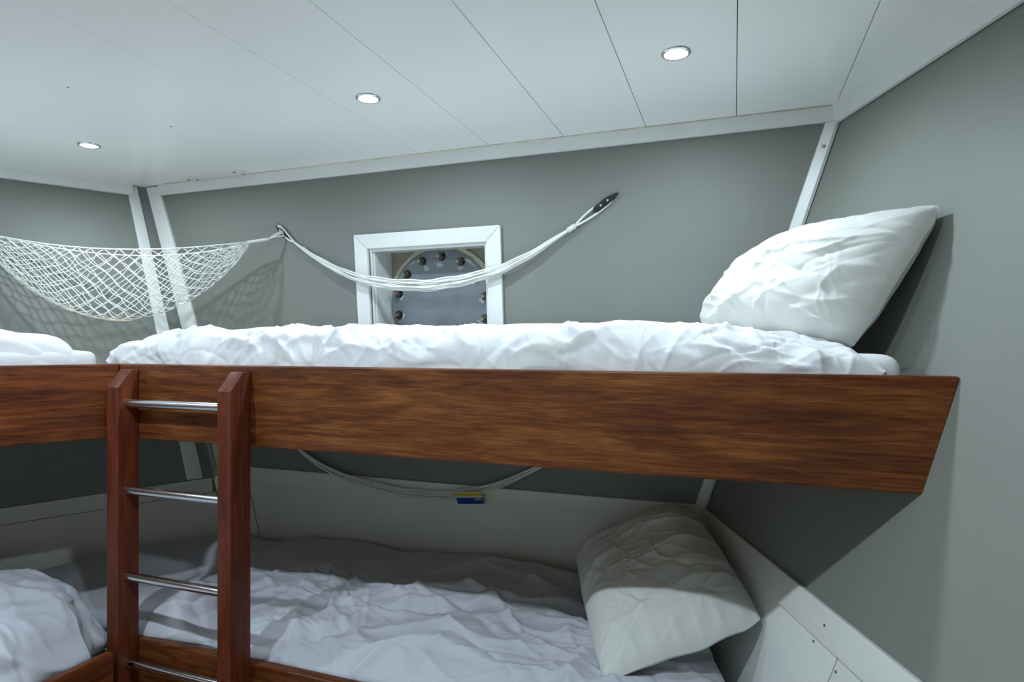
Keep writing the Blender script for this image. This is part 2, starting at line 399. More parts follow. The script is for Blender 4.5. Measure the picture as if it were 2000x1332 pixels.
# ------------------------------------------------------------------ blanked porthole in the far wall
wn = bpy.data.objects.new('window_1', None); C.objects.link(wn)
wb = onA(0.58, -0.18, 0); wn.location = (wb[0], wb[1], wb[2] + CAMZ); wn.rotation_euler = (0, 0, YA)
BASE[wn.name] = (float(wb[0]), float(wb[1]), float(wb[2]), YA)
setp(wn, 'square white framed opening with a bolted grey porthole cover', kind='structure')
o0, o1, oz0, oz1 = 0.276, 0.887, -0.185, 0.424
i0, i1, iz0, iz1 = 0.333, 0.831, -0.13, 0.368
e = 0.0006
def frame_board(a, b, c, d):
    V, F = strip(onA(*a, .016), onA(*b, .016), onA(*c, .016), onA(*d, .016), -NA_ * .016, .0025)
    o = mesh('frame_board', V, F, M['white'], wn, smooth=True, angle=35); return o
frame_board((o0 + e, oz1), (o1 - e, oz1), (i0 + e, iz1), (i1 - e, iz1))
frame_board((o0, oz0), (i0, iz0), (o0, oz1 - e), (i0, iz1 - e))
frame_board((i1, iz0), (o1, oz0), (i1, iz1 - e), (o1, oz1 - e))
frame_board((o0 + e, oz0), (o1 - e, oz0), (i0 + e, iz0), (i1 - e, iz0))
DEP = 0.145
def jamb(pts):   # four (s,z,depth)
    V, F = prism([onA(s, z, -d) for s, z, d in pts[0]], pts[1]); mesh('jamb_board', V, F, M['white'], wn)
jamb(([(i0 - .004, iz0, .0), (i0 - .004, iz1 + .004, .0), (i0 - .004, iz1 + .004, DEP), (i0 - .004, iz0, DEP)], AX * 0.016))
jamb(([(i1 + .004, iz0, .0), (i1 + .004, iz1 + .004, .0), (i1 + .004, iz1 + .004, DEP), (i1 + .004, iz0, DEP)], -AX * 0.016))
jamb(([(i0, iz1 + .003, .0), (i1, iz1 + .003, .0), (i1, iz1 + .003, DEP), (i0, iz1 + .003, DEP)], -Z * 0.014))
jamb(([(i0, iz0 - .003, .0), (i1, iz0 - .003, .0), (i1, iz0 - .003, DEP), (i0, iz0 - .003, DEP)], Z * 0.014))
# thin stop beads just inside the opening
jamb(([(i0 + .011, iz0, .012), (i0 + .011, iz1, .012), (i0 + .011, iz1, .034), (i0 + .011, iz0, .034)], AX * 0.006))
V, F = prism([onA(i0 - .01, iz0 - .01, -DEP), onA(i1 + .01, iz0 - .01, -DEP), onA(i1 + .01, iz1 + .01, -DEP), onA(i0 - .01, iz1 + .01, -DEP)], -NA_ * .02)
mesh('back_panel', V, F, M['recess'], wn)
cs, cz = 0.574, 0.139
pc = onA(cs, cz, -DEP)
V, F = lathe(pc, NA_, [(0.244, 0), (0.244, .010), (0.240, .013), (0.2, .013)], 72); mesh('flange_ring', V, F, M['ring'], wn, smooth=True, angle=40)
V, F = lathe(pc, NA_, [(0.2265, 0.012), (0.2265, .020), (0.224, .022), (0.205, .0225)], 72)
plate = mesh('cover_plate', V, F, M['plate'], wn, smooth=True, angle=40)
up = Z - NA_ * (Z @ NA_); up /= np.linalg.norm(up); rt = np.cross(up, NA_)
rt = rt if rt @ AX > 0 else -rt
rng = np.random.default_rng(4)
for k in range(14):
    q = math.radians(87 + 360 / 14 * k)
    bc = pc + (rt * math.cos(q) + up * math.sin(q)) * 0.195
    hexr = 0.0148
    ph = rng.uniform(0, 1)
    ee1 = rt * math.cos(ph) + up * math.sin(ph); ee2 = -rt * math.sin(ph) + up * math.cos(ph)
    hx = [bc + NA_ * 0.0245 + (ee1 * math.cos(j * math.pi / 3) + ee2 * math.sin(j * math.pi / 3)) * hexr for j in range(6)]
    w_ = lathe(bc, NA_, [(0.018, .0215), (0.018, .0245)], 18)
    nut = prism(hx, NA_ * .011)
    V, F = join([w_, nut]); bolt = mesh('bolt', V, F, M['stud'], wn)
    V, F = lathe(bc, NA_, [(0.0078, .03), (0.0078, .054), (0.006, .057), (0.003, .057)], 14); mesh('stud_end', V, F, M['brass'], bolt, smooth=True, angle=40)
    # sealant smear beneath the bolt, an irregular dab
    c2 = bc - (rt * math.cos(q) + up * math.sin(q)) * rng.uniform(.012, .02) - up * rng.uniform(.006, .016) + rt * rng.uniform(-.012, .012)
    nn = 14; dab = []
    for j in range(nn):
        a_ = 2 * math.pi * j / nn; rr = 0.009 * (1 + 0.5 * rng.uniform(-1, 1)); dab.append(c2 + (rt * math.cos(a_) * rr * 1.4 + up * math.sin(a_) * rr) + NA_ * .0223)
    V, F = prism(dab, NA_ * .0012); mesh('sealant_dab', V, F, M['smear'], plate)

# ------------------------------------------------------------------ downlights
def downlight(s, t, label, power):
    c = A(s, t, CEIL)
    r = thing('ceiling_downlight', c, YA, label, 'lamp', 'recessed ceiling downlights')
    V, F = lathe(c, (0, 0, -1), [(0.0355, -0.001), (0.0355, .002), (0.033, .0045), (0.028, .005), (0.0265, .001), (0.0265, -0.001)], 40)
    mesh('lamp_ring', V, F, M['chrome'], r, smooth=True, angle=50)
    V, F = lathe(c, (0, 0, -1), [(0.0262, 0.0), (0.0262, .003), (0.018, .0045), (0.008, .0052)], 32)
    mesh('lens', V, F, M['lens'], r, smooth=True)
    l = bpy.data.lights.new('downlight_beam', 'AREA'); l.shape = 'DISK'; l.size = 0.05; l.energy = power; l.color = LAMP_COLOR; l.spread = math.radians(172)
    o = bpy.data.objects.new('downlight_beam', l); C.objects.link(o); o.parent = r; o.location = (0, 0, -0.008)
downlight(1.539, 0.241, 'lit round ceiling downlight nearest the right wall', LAMP_POWER)
downlight(0.690, 0.223, 'lit round ceiling downlight above the middle of the long bunk', LAMP_POWER)
downlight(-0.467, 0.246, 'lit round ceiling downlight near the left corner', LAMP_POWER)
for s, t, wh in ((1.35, -0.80, 'nearest the right wall'), (0.30, -0.80, 'in front of the ladder'), (-0.75, -0.80, 'nearest the left wall')):
    downlight(s, t, 'round ceiling downlight of the front row, ' + wh, FRONT_POWER)

# cover plate and specks on the ceiling
cp = thing('ceiling_cover_plate', A(-0.36, 0.70, CEIL), YA, 'small white screwed cover plate on the ceiling near the left corner', 'cover plate')
poly = [A(-0.535, 0.690, CEIL), A(-0.22, 0.662, CEIL), A(-0.195, 0.70, CEIL), A(-0.20, 0.725, CEIL), A(-0.52, 0.725, CEIL)]
V, F = bevel(*prism(poly, (0, 0, -0.004)), .0015); mesh('plate', V, F, M['white'], cp, smooth=True, angle=35)
for s, t in ((-0.508, 0.703), (-0.24, 0.681), (-0.225, 0.715), (-0.47, 0.716)):
    V, F = lathe(A(s, t, CEIL - .004), (0, 0, -1), [(0.006, 0), (0.006, .002), (0.003, .003)], 10); mesh('screw', V, F, M['screw'], cp)
for k, (s, t) in enumerate(((-0.042, -0.116), (-0.037, 0.206))):
    V, F = lathe(A(s, t, CEIL), (0, 0, -1), [(0.003, -.0005), (0.003, .0006), (0.001, .001)], 8)
    mesh('screw_hole', V, F, M['dark'], ceiling)

for pts in (((2.305, -.165), (2.285, -.19), (2.262, -.20)), ((2.262, -.20), (2.272, -.175), (2.262, -.16)), ((2.325, -.20), (2.30, -.215), (2.285, -.235))):
    V, F = tube(smoothpath([A(s_, t_, CEIL + .0006) for s_, t_ in pts], 10), .0018, 5); mesh('rust_mark', V, F, M['rust'], ceiling, smooth=True)
for d_, z_, o_, w_ in ((.80, -.578, .014, 'in the white capping board of the right wall'), (.775, -.625, .006, 'in the white panel beside the lower pillow, below the capping board'), (.87, -.64, .006, 'just past the panel joint under the right capping board')):
    V, F = lathe(onC(d_, z_, o_), NC, [(.0032, 0), (.0032, .0008), (.002, .0012)], 8)
    setp(mesh('screw', V, F, M['screw'], yaw=YC), 'tiny dark screw head ' + w_, 'screw', 'screws in the right wall boarding')

# ------------------------------------------------------------------ bunks
BT, BBt = -0.058, -0.271
def bunk(name, label, base, yaw): return thing(name, base, yaw, label, 'bunk bed')
# upper long bunk: board with a slanted right end that follows the sloping wall
ub = bunk('upper_bunk', 'upper long bunk with varnished mahogany front board cut slanted at the right end', A(1, .4, BBt), YA)
sRt, sRb = 2.046, 1.989
V, F = hexa([A(0, 0, BBt), A(sRb, 0, BBt), A(sRb - .0125, .028, BBt), A(-.0158, .028, BBt), A(0, 0, BT), A(sRt, 0, BT), A(sRt - .0125, .028, BT), A(-.0158, .028, BT)])
V, F = bevel(V, F, 0.005, 3); mesh('front_board', V, F, M['wood'], ub, smooth=True, angle=35)
V, F = prism([A(0.0, 0.0295, -.215), A(1.97, 0.0295, -.215), cAC(-.215) - AX * .014 - AY * .007, cAB(-.215) + AX * .008 - AY * .007], (0, 0, 0.02)); mesh('base_panel', V, F, M['ply'], ub)
# upper left bunk
lb = bunk('upper_bunk', 'upper left bunk with reddish mahogany front board meeting the long bunk', B(-1, .4, BBt), YB)
V, F = hexa([B(-2.1, 0, BBt), B(-.0012, 0, BBt), B(.0148, .028, BBt), B(-2.1, .028, BBt), B(-2.1, 0, BT), B(-.0012, 0, BT), B(.0148, .028, BT), B(-2.1, .028, BT)]); V, F = bevel(V, F, 0.005, 3); mesh('front_board', V, F, M['wood_l'], lb, smooth=True, angle=35)
V, F = prism([B(-2.1, .0295, -.216), B(-.004, .0295, -.216), cAB(-.216) - AX * .0 - AY * .004, onB(-2.1, -.216, .001)], (0, 0, .019)); mesh('base_panel', V, F, M['ply'], lb)
# lower long bunk
LT, LB = -0.84, -1.06
lo = bunk('lower_bunk', 'lower long bunk with dark mahogany front board', A(.9, .4, LB), YA)
V, F = bevel(*prism([A(.03, 0, LT), A(1.80, 0, LT), A(1.74, 0, LB), A(.03, 0, LB)], AY * .028), .005, 3); mesh('front_board', V, F, M['wood'], lo, smooth=True, angle=35)
V, F = prism([A(-.85, .03, LT - .12), A(1.76, .03, LT - .12), A(1.42, .86, LT - .12), A(-.45, .86, LT - .12)], (0, 0, .02)); mesh('base_panel', V, F, M['ply'], lo)
# lower left bunk: front board turned more towards the cabin door
q0 = np.array([-1.083, 1.672, 0]); qd = np.array([-0.383, -0.924, 0]); qd /= np.linalg.norm(qd); qn = np.array([qd[1], -qd[0], 0]);
YQ = math.atan2(-qd[1], -qd[0])
def Q(d, t, z): return q0 - (-qd) * d + qn * t + Z * z
ll = bunk('lower_bunk', 'lower left bunk with dark mahogany front board beside the ladder', Q(.8, .3, LB), YQ)
V, F = bevel(*hexa([Q(0, 0, LB), Q(1.9, 0, LB), Q(1.9, .028, LB), Q(0, .028, LB), Q(0, 0, LT), Q(1.9, 0, LT), Q(1.9, .028, LT), Q(0, .028, LT)]), .005, 3)
mesh('front_board', V, F, M['wood_l'], ll, smooth=True, angle=35)
V, F = prism([Q(.06, .03, LT - .12), Q(1.9, .03, LT - .12), Q(1.9, .55, LT - .12), Q(.06, .52, LT - .12)], (0, 0, .02)); mesh('base_panel', V, F, M['ply'], ll)

# ------------------------------------------------------------------ ladder
ld = thing('bunk_ladder', A(.26, -.03, FLOOR), YA, 'mahogany ladder with polished steel rungs leaning on the long bunk board', 'ladder')
for s0, s1, dp in ((0.034, 0.079, 0.064), (0.434, 0.478, 0.070)):
    prof = [(-0.0008, FLOOR), (-0.0008, -0.0735), (-0.026, -0.0735), (-dp, -0.121), (-dp, FLOOR)]
    V, F = prism([A(s0, t, z) for t, z in prof], AX * (s1 - s0))
    V, F = bevel(V, F, 0.0035, 2); mesh('side_rail', V, F, M['rail'], ld, smooth=True, angle=30)
for z in (-0.166, -0.408, -0.648, -0.888, -1.128):
    V, F = tube([A(.0785, -.037, z), A(.25, -.037, z), A(.4345, -.037, z)], .0118, 20); mesh('rung', V, F, M['steel'], ld, smooth=True, angle=60)

# ------------------------------------------------------------------ bedding
def catmull(ctrl, v):            # ctrl (nc, nx, 2) -> (nx, nv, 2)
    nc = ctrl.shape[0]; Pe = np.concatenate([2 * ctrl[:1] - ctrl[1:2], ctrl, 2 * ctrl[-1:] - ctrl[-2:-1]])
    seg = np.linalg.norm(np.diff(ctrl, axis=0), axis=2).mean(1); d = np.r_[0, np.cumsum(seg)]; tot = d[-1]
    out = []
    for x in v * tot:
        i = min(nc - 2, max(0, int(np.searchsorted(d, x) - 1))); u = (x - d[i]) / (d[i + 1] - d[i])
        a, b, c, e = Pe[i], Pe[i + 1], Pe[i + 2], Pe[i + 3]
        out.append(0.5 * (2 * b + (c - a) * u + (2 * a - 5 * b + 4 * c - e) * u * u + (3 * b - a - 3 * c + e) * u ** 3))
    return np.stack(out, 1), tot
def bedding(name, fr, yaw, x0, x1, ctrl_fn, wrinkle, mt, label, cat, nx=420, nv=170, rl=.09, rr=.09, zmid=-.06, skew=None):
    """closed soft sheet: cross-section control points swept along x with rounded ends"""
    xs = x0 + (x1 - x0) * (0.5 - 0.5 * np.cos(np.linspace(0, math.pi, nx))) * 0.35 + (x1 - x0) * np.linspace(0, 1, nx) * 0.65
    ctrl = np.array([ctrl_fn(x) for x in xs]).transpose(1, 0, 2)
    G2, tot = catmull(ctrl, np.linspace(0, 1, nv))
    dl = np.clip((xs - x0) / rl, 0, 1); dr = np.clip((x1 - xs) / rr, 0, 1)
    endf = np.sqrt(1 - (1 - dl) ** 2) * np.sqrt(1 - (1 - dr) ** 2)
    yy = G2[:, :, 0]; zz = G2[:, :, 1]
    zz = zmid + (zz - zmid) * endf[:, None]
    xx = np.repeat(xs[:, None], nv, 1)
    if skew: xx = xx + skew(xx, yy)
    vv = np.repeat(np.linspace(0, tot, nv)[None], nx, 0)
    G = np.stack([xx, yy, zz], 2)
    n = normals(G); mid = n[nx // 2, nv // 2]
    if mid[2] < 0: n = -n
    W = wrinkle(xx, vv) * np.clip(endf * 1.2, 0.15, 1)[:, None]
    edge = np.clip(np.minimum(vv, tot - vv) / 0.03, 0, 1)
    G = G + n * (W * edge)[:, :, None]
    V = np.array([fr(*p) for p in G.reshape(-1, 3)]) if False else (P0 if fr in (A, B) else q0) + _axes(fr, G.reshape(-1, 3))
    F = grid_faces(nx, nv)
    F.append(tuple(range(nv))); F.append(tuple((nx - 1) * nv + j for j in range(nv)))
    for i in range(nx - 1): F.append((i * nv, (i + 1) * nv, (i + 1) * nv + nv - 1, i * nv + nv - 1))
    o = mesh(name, V, F, mt, yaw=yaw, smooth=True, angle=75)
    return setp(o, label, cat)
def _axes(fr, L):
    if fr is A: X, Y = AX, AY
    elif fr is B: X, Y = BX, BY
    else: X, Y = qd, qn
    return L[:, :1] * X + L[:, 1:2] * Y + L[:, 2:3] * Z
def interp(x, xs, ys): return float(np.interp(x, xs, ys))

def mattress(fr, yaw, x0, x1, y0, y1, z0, z1, label, slant=0.0, r=.04):
    # soft-cornered mattress; slant shortens the back edge
    nx, nr = 40, 6
    V, F = hexa([fr(x0, y0, z0), fr(x1, y0, z0), fr(x1 - slant, y1, z0), fr(x0, y1, z0), fr(x0, y0, z1), fr(x1, y0, z1), fr(x1 - slant, y1, z1), fr(x0, y1, z1)])
    V, F = bevel(V, F, r, 5)
    return setp(mesh('mattress', V, F, M['matt'], yaw=yaw, smooth=True, angle=50), label, 'mattress')
mattress(A, YA, -.06, 1.974, .046, .74, -.195, -.020, 'white mattress of the upper long bunk, bare corner showing at the right end', slant=.24, r=.035)
mattress(B, YB, -2.0, -.05, .036, .80, -.197, -.022, 'white mattress of the upper left bunk, bare end showing at the corner', r=.028)
mattress(A, YA, .06, 1.70, .05, .80, LT - .10, LT + .005, 'mattress of the lower long bunk under the crumpled sheet', slant=.27)
mattress(Q, YQ, .10, 1.85, .05, .50, LT - .10, LT + .0, 'mattress of the lower left bunk under the grey sheet')

def w_upper(x, v):
    r = np.random.default_rng(11)
    o = creases(x, v, 60, r, (-.1, 1.9, .03, .22), -0.8, .5, .06, .011, .0075, .02, 6, 1)      # slanting folds on the front
    o += creases(x, v, 200, r, (-.1, 1.9, .03, .24), -0.7, .5, .05, .0042, .0034, .02, 6, 9)
    o += creases(x, v, 60, r, (-.1, 1.9, .03, .24), 0.15, .4, .10, .0050, .0036, .02, 5, 10)
    o += creases(x, v, 34, r, (-.1, 1.9, .12, .34), .15, .35, .12, .016, .007, .03, 4, 2)
    o += creases(x, v, 14, r, (-.1, .45, .02, .2), 1.3, .35, .07, .012, .009, .02, 7, 3)
    o += .011 * fbm(x * 3.2, v * 5, 3, 2) + .003 * fbm(x * 9, v * 9 + x * 4, 8, 2)
    return o
uk = [-.1, .05, .15, .3, .45, .8, 1.2, 1.45, 1.62, 1.75, 1.94]
uh = [.012, .032, .042, .04, .04, .042, .044, .047, .038, .020, .004]
def c_upper(x):
    h = interp(x, uk, uh); h2 = interp(x, uk, [.01, .035, .05, .052, .046, .046, .054, .05, .034, .018, .002])
    return [(.040, -.10), (.034, -.062), (.044, -.03 + h * .3), (.07, h - .022), (.12, h - .002), (.20, h), (.35, h2), (.55, h2), (.70, h2 - .01), (.735, h2 - .05), (.735, -.06)]
def sk_upper(x, y): return np.where(x > 1.4, -(y - .04) * .30 * np.clip((x - 1.4) / .4, 0, 1), 0)
bedding('duvet', A, YA, -.10, 1.935, c_upper, w_upper, M['sheet'], 'rumpled white duvet spread along the upper long bunk', 'duvet', 620, 190, .10, .05, -.05, sk_upper)

def w_ul(x, v):
    r = np.random.default_rng(5)
    o = creases(x, v, 40, r, (-1.2, -.1, .03, .25), -0.5, .5, .10, .014, .008, .03, 5, 1)
    return o + .012 * fbm(x * 4, v * 5, 3, 2)
def c_ul(x):
    h = interp(x, [-2, -.6, -.27, -.16, -.09], [.05, .045, .036, .022, -.004])
    return [(.042, -.10), (.036, -.062), (.05, -.02), (.08, h - .016), (.14, h), (.3, h), (.6, h), (.76, h - .01), (.80, h - .05), (.80, -.06)]
bedding('duvet', B, YB, -1.95, -.098, c_ul, w_ul, M['sheet'], 'white duvet folded back on the upper left bunk', 'duvet', 300, 120, .08, .035, -.05)

def w_low(x, v):
    r = np.random.default_rng(23)
    o = creases(x, v, 40, r, (.1, 1.7, .06, .46), .12, .4, .22, .016, .011, .04, 3, 1)
    o += creases(x, v, 90, r, (.1, 1.7, .04, .5), .05, .6, .12, .0055, .0048, .03, 4, 8)
    o += creases(x, v, 26, r, (.1, .8, .05, .5), -.75, .4, .18, .013, .011, .04, 3, 2)
    o += creases(x, v, 26, r, (.7, 1.6, .35, .85), .35, .3, .2, .022, .011, .04, 3, 3)
    o += creases(x, v, 10, r, (1.2, 1.45, .05, .4), 1.2, .4, .12, .018, .012, .03, 4, 4)
    o += .022 * fbm(x * 2.6, v * 3, 13, 2) + .003 * fbm(x * 9, v * 8, 18, 2)
    return o
def c_low(x):
    h = interp(x, [-.25, .0, .4, 1.0, 1.5, 1.7], [.02, .05, .06, .055, .045, .03])
    return [(.05, LT - .04), (.032, LT - .004), (.05, LT + .02), (.10, LT + h - .008), (.2, LT + h), (.4, LT + h + .006), (.62, LT + h + .005), (.78, LT + h - .005), (.84, LT + h - .03), (.845, LT - .03)]
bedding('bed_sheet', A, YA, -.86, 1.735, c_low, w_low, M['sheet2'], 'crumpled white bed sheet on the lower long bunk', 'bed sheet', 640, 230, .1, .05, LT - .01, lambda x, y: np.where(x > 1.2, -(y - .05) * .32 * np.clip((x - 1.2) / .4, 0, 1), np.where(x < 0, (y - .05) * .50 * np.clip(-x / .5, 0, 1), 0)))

def w_ll(x, v):
    r = np.random.default_rng(31)
    o = creases(x, v, 46, r, (-.05, .9, .03, .7), 1.25, .22, .30, .014, .012, .05, 2.5, 1)
    o += creases(x, v, 36, r, (-.05, .9, .05, .7), .9, .4, .20, .007, .006, .04, 3, 2)
    return o + .03 * fbm(x * 2.2, v * 2.2, 23, 2)
def yback(x):
    p = Q(x, 0, LT + .05); return float(((PB - p) @ NB_) / (qn @ NB_)) - .045
def c_ll(x):
    yb = yback(x) / .565
    h = interp(x, [-.07, .05, .15, .3, .5, 1.0, 2.0], [.15, .18, .19, .17, .18, .20, .20])
    f0 = interp(x, [-.07, -.01, .03, 2], [.06, .06, .0, .0])
    return [(.05 + f0, LT - .04), (.034 + f0, LT - .004), (.055 + f0, LT + .04), (.13 + f0 * .7, LT + h - .055), (.2 * yb, LT + h), (.34 * yb, LT + h), (.48 * yb, LT + h - .02), (.56 * yb, LT + h - .07), (.565 * yb, LT - .03)]
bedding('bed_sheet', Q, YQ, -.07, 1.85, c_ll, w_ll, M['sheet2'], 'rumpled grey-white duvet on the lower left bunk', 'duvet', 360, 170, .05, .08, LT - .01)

# ------------------------------------------------------------------ pillows
def pillow(name, corners, thick, seed, label, face, fold_dir, nu=150, bulge=(.65, .35), pinch=.03, sag=0.0, amp=1.0):
    c00, c10, c11, c01 = [np.asarray(c, float) for c in corners]
    face = np.asarray(face, float); face /= np.linalg.norm(face)
    a = np.linspace(-1, 1, nu); aa, bb = np.meshgrid(a, a, indexing='ij')
    # cloth pulled in at the middle of every edge, corners left as points
    A2 = aa * (1 - pinch * (1 - bb ** 2)); B2 = bb * (1 - pinch * (1 - aa ** 2))
    cr = (np.abs(aa) * np.abs(bb)) ** 5; A2 = A2 * (1 - .025 * cr); B2 = B2 * (1 - .025 * cr)
    U = (A2 + 1) / 2; Vv = (B2 + 1) / 2
    Pm = ((1 - U) * (1 - Vv))[..., None] * c00 + (U * (1 - Vv))[..., None] * c10 + (U * Vv)[..., None] * c11 + ((1 - U) * Vv)[..., None] * c01
    th = thick * ((1 - np.abs(aa) ** 3.0) * (1 - np.abs(bb) ** 3.0)) ** 0.58
    r = np.random.default_rng(seed)
    lx = U * np.linalg.norm(c10 - c00); ly = Vv * np.linalg.norm(c01 - c00)
    wx, wy = lx.max(), ly.max()
    wr = creases(lx, ly, 20, r, (0, wx, 0, wy), fold_dir, .3, .15, .013, .0065 * amp, .03, 3, seed)
    wr += creases(lx, ly, 34, r, (0, wx, 0, wy), fold_dir, .4, .10, .0055, .0040 * amp, .03, 4, seed + 2)
    wr += creases(lx, ly, 22, r, (wx * .1, wx * .6, 0, wy * .7), fold_dir + 1.1, .5, .06, .005, .0036 * amp, .03, 5, seed + 3)
    # gathers along the four edges, pointing inwards
    edge = np.exp(-(1 - np.abs(aa)) / .10) * np.cos(bb * 24 + 3 * gnoise(bb * 4, aa * 2, seed)) + np.exp(-(1 - np.abs(bb)) / .10) * np.cos(aa * 20 + 3 * gnoise(aa * 4, bb * 2, seed + 1))
    wr += .004 * edge + .008 * fbm(lx * 4, ly * 4, seed + 9, 2)
    fade = np.clip((1 - np.maximum(np.abs(aa), np.abs(bb))) / .06, 0, 1)
    wob = .010 * gnoise(aa * 2.3 + 7, bb * 2.3, seed + 2)
    top = Pm + face * (th * bulge[0] + wr * fade + wob * (1 - fade * .5))[..., None]
    bot = Pm - face * (th * bulge[1] - wob * (1 - fade * .5))[..., None]
    nV = nu * nu
    V = np.concatenate([top.reshape(-1, 3), bot.reshape(-1, 3)])
    F = grid_faces(nu, nu) + [tuple(i + nV for i in f) for f in grid_faces(nu, nu)]
    for j in range(nu - 1):
        for (i0_, i1_) in ((j, j + 1), ((nu - 1) * nu + j, (nu - 1) * nu + j + 1), (j * nu, (j + 1) * nu), (j * nu + nu - 1, (j + 1) * nu + nu - 1)):
            F.append((i0_, i1_, i1_ + nV, i0_ + nV))
    o = mesh(name, V, F, M['pillow'], yaw=YC, smooth=True, angle=80)
    return setp(o, label, 'pillow')
pillow('pillow', [(0.700, 1.262, -0.008), (0.552, 1.79, 0.035), (0.752, 1.78, 0.262), (0.857, 1.218, 0.278)], .20, 3,
       'plump white pillow propped against the right wall on the upper bunk', (-.86, -.36, .36), -.35, bulge=(.68, .32), pinch=-.04)
pillow('pillow', [(0.205, 1.395, -0.768), (0.218, 2.12, -0.715), (0.575, 1.98, -0.525), (0.606, 1.475, -0.668)], .15, 8,
       'white pillow leaning in the corner of the lower bunk, half in shadow', (-.38, -.10, .92), 1.35, bulge=(.72, .28), pinch=-.03)

# ------------------------------------------------------------------ cleats and nets
def cleat(p_tip, p_end, nrm, label, width=.025):
    p_tip = np.asarray(p_tip); p_end = np.asarray(p_end)
    d = p_tip - p_end; L = np.linalg.norm(d); d = d / L; sd = np.cross(nrm, d)
    r = thing('net_cleat', p_end, YA, label, 'cleat', 'black cleats for the storage nets')
    prof = [(0, .15), (.04, .38), (.12, .5), (.5, .5), (.66, .46), (.8, .32), (.93, .17), (1.0, .05)]
    pl = [p_end + d * L * a + sd * width * b for a, b in prof] + [p_end + d * L * a - sd * width * b for a, b in reversed(prof)]
    V, F = prism(pl, nrm * .013); V, F = bevel(V, F, .0022, 2); mesh('body', V, F, M['black'], r, smooth=True, angle=40)
    for a in (.3, .58):
        V, F = lathe(p_end + d * L * a + nrm * .0128, nrm, [(.0036, 0), (.0036, .0012), (.002, .0018)], 12); mesh('screw', V, F, M['steel'], r)
    return r
cR = cleat(onA(1.308, .502, .001), onA(1.225, .448, .001), NA_, 'black plastic cleat at the right end of the upper wall net')
cL = cleat(onA(-.095, .492, .001), onA(-.045, .435, .001), NA_, 'black plastic cleat between the two upper storage nets')
hB = onB(-.44, .49, .003)
cleat(hB + Z * .02 - BX * .04, hB - Z * .02 + BX * .02, NB_, 'black plastic cleat on the left wall at the left net end')

def bundle_net(name, path, npaths, spread, rad, label, group=None, seed=1, m=None, waves=9):
    """closed-up storage net: loose bundle of cords hung along the wall"""
    r = np.random.default_rng(seed)
    P = smoothpath(path, 120); n = len(P)
    t = np.linspace(0, 1, n)
    root = thing(name, P[n // 2], YA, label, 'storage net', group)
    parts = []; env = np.clip(np.sin(math.pi * t), 0, 1) ** 0.8
    for k in range(npaths):
        c = (k / (npaths - 1) - .5) * 2
        ph = r.uniform(0, 6.28)
        off = c * spread * env + .10 * spread * env * np.sin(2 * math.pi * waves * t + math.pi * k)
        offn = (.004 + .006 * r.uniform(-1, 1)) * env + .0015 * np.sin(2 * math.pi * 5 * t + ph)
        Q_ = P + Z * off[:, None] + NA_ * offn[:, None] + AX * (.004 * r.uniform(-1, 1) * env)[:, None]
        Q_ = Q_ + Z * (.0016 * r.uniform(-1, 1)) + NA_ * (.0016 * r.uniform(-1, 1))
        parts.append(tube(Q_, rad, 5))
    V, F = join(parts); o = mesh('netting', V, F, m or M['net'], root, smooth=True); o['kind'] = 'stuff'
    return root, P
# upper wall net, pulled tight between the two cleats
pp = [onA(-.012, .415, .012), onA(.03, .388, .016), onA(.10, .345, .022), onA(.22, .287, .032), onA(.33, .250, .042), onA(.46, .228, .046), onA(.60, .219, .046),
      onA(.74, .232, .046), onA(.88, .262, .038), onA(1.0, .312, .028), onA(1.10, .368, .02), onA(1.16, .402, .014)]
un, PU = bundle_net('storage_net', pp, 13, .019, .0034, 'closed white cord net hung along the far wall across the porthole', seed=3)
def loop(root, pts, r, m='net', name='end_cord'):
    V, F = tube(smoothpath(pts, 24), r, 6); mesh(name, V, F, M[m], root, smooth=True)
for dz in (.010, -.009):
    loop(un, [onA(1.155, .399, .014), onA(1.19, .424 + dz, .009), onA(1.232, .450 + dz * 1.4, .008), onA(1.275, .478 + dz * 1.2, .009), onA(1.288, .487 + dz * .6, .010)], .0042)
    loop(un, [onA(-.008, .413, .013), onA(-.035, .432 + dz, .012), onA(-.060, .456 + dz * 1.3, .011), onA(-.078, .474 + dz, .012)], .0036)
V, F = tube([onA(1.135, .388, .016), onA(1.16, .403, .014)], .0095, 10); mesh('knot', V, F, M['net'], un, smooth=True)
V, F = tube([onA(.035, .386, .016), onA(.055, .373, .018)], .0078, 10); mesh('knot', V, F, M['net'], un, smooth=True)

# lower wall net with a printed card tucked in
pp = [onA(-.13, -.38, .014), onA(-.055, -.43, .02), onA(.105, -.510, .03), onA(.28, -.553, .036), onA(.481, -.577, .038), onA(.64, -.573, .038), onA(.764, -.548, .036), onA(.90, -.498, .03), onA(1.043, -.425, .022), onA(1.10, -.39, .016)]
ln, PL = bundle_net('storage_net', pp, 9, .017, .0021, 'closed cream cord net hung low behind the lower bunk', seed=6, waves=6)
for e0, e1 in (((-.13, -.38), (-.20, -.33)), ((1.10, -.39), (1.17, -.335))):
    loop(ln, [onA(*e0, .015), onA((e0[0] + e1[0]) / 2, (e0[1] + e1[1]) / 2, .012), onA(*e1, .006)], .004)
cd = thing('printed_card', onA(.74, -.60, .05), YA, 'small blue and yellow printed card tucked in the low net', 'card')
c0, c1_, c2_, c3 = onA(.690, -.602, .034), onA(.797, -.592, .034), onA(.793, -.541, .052), onA(.683, -.552, .052)
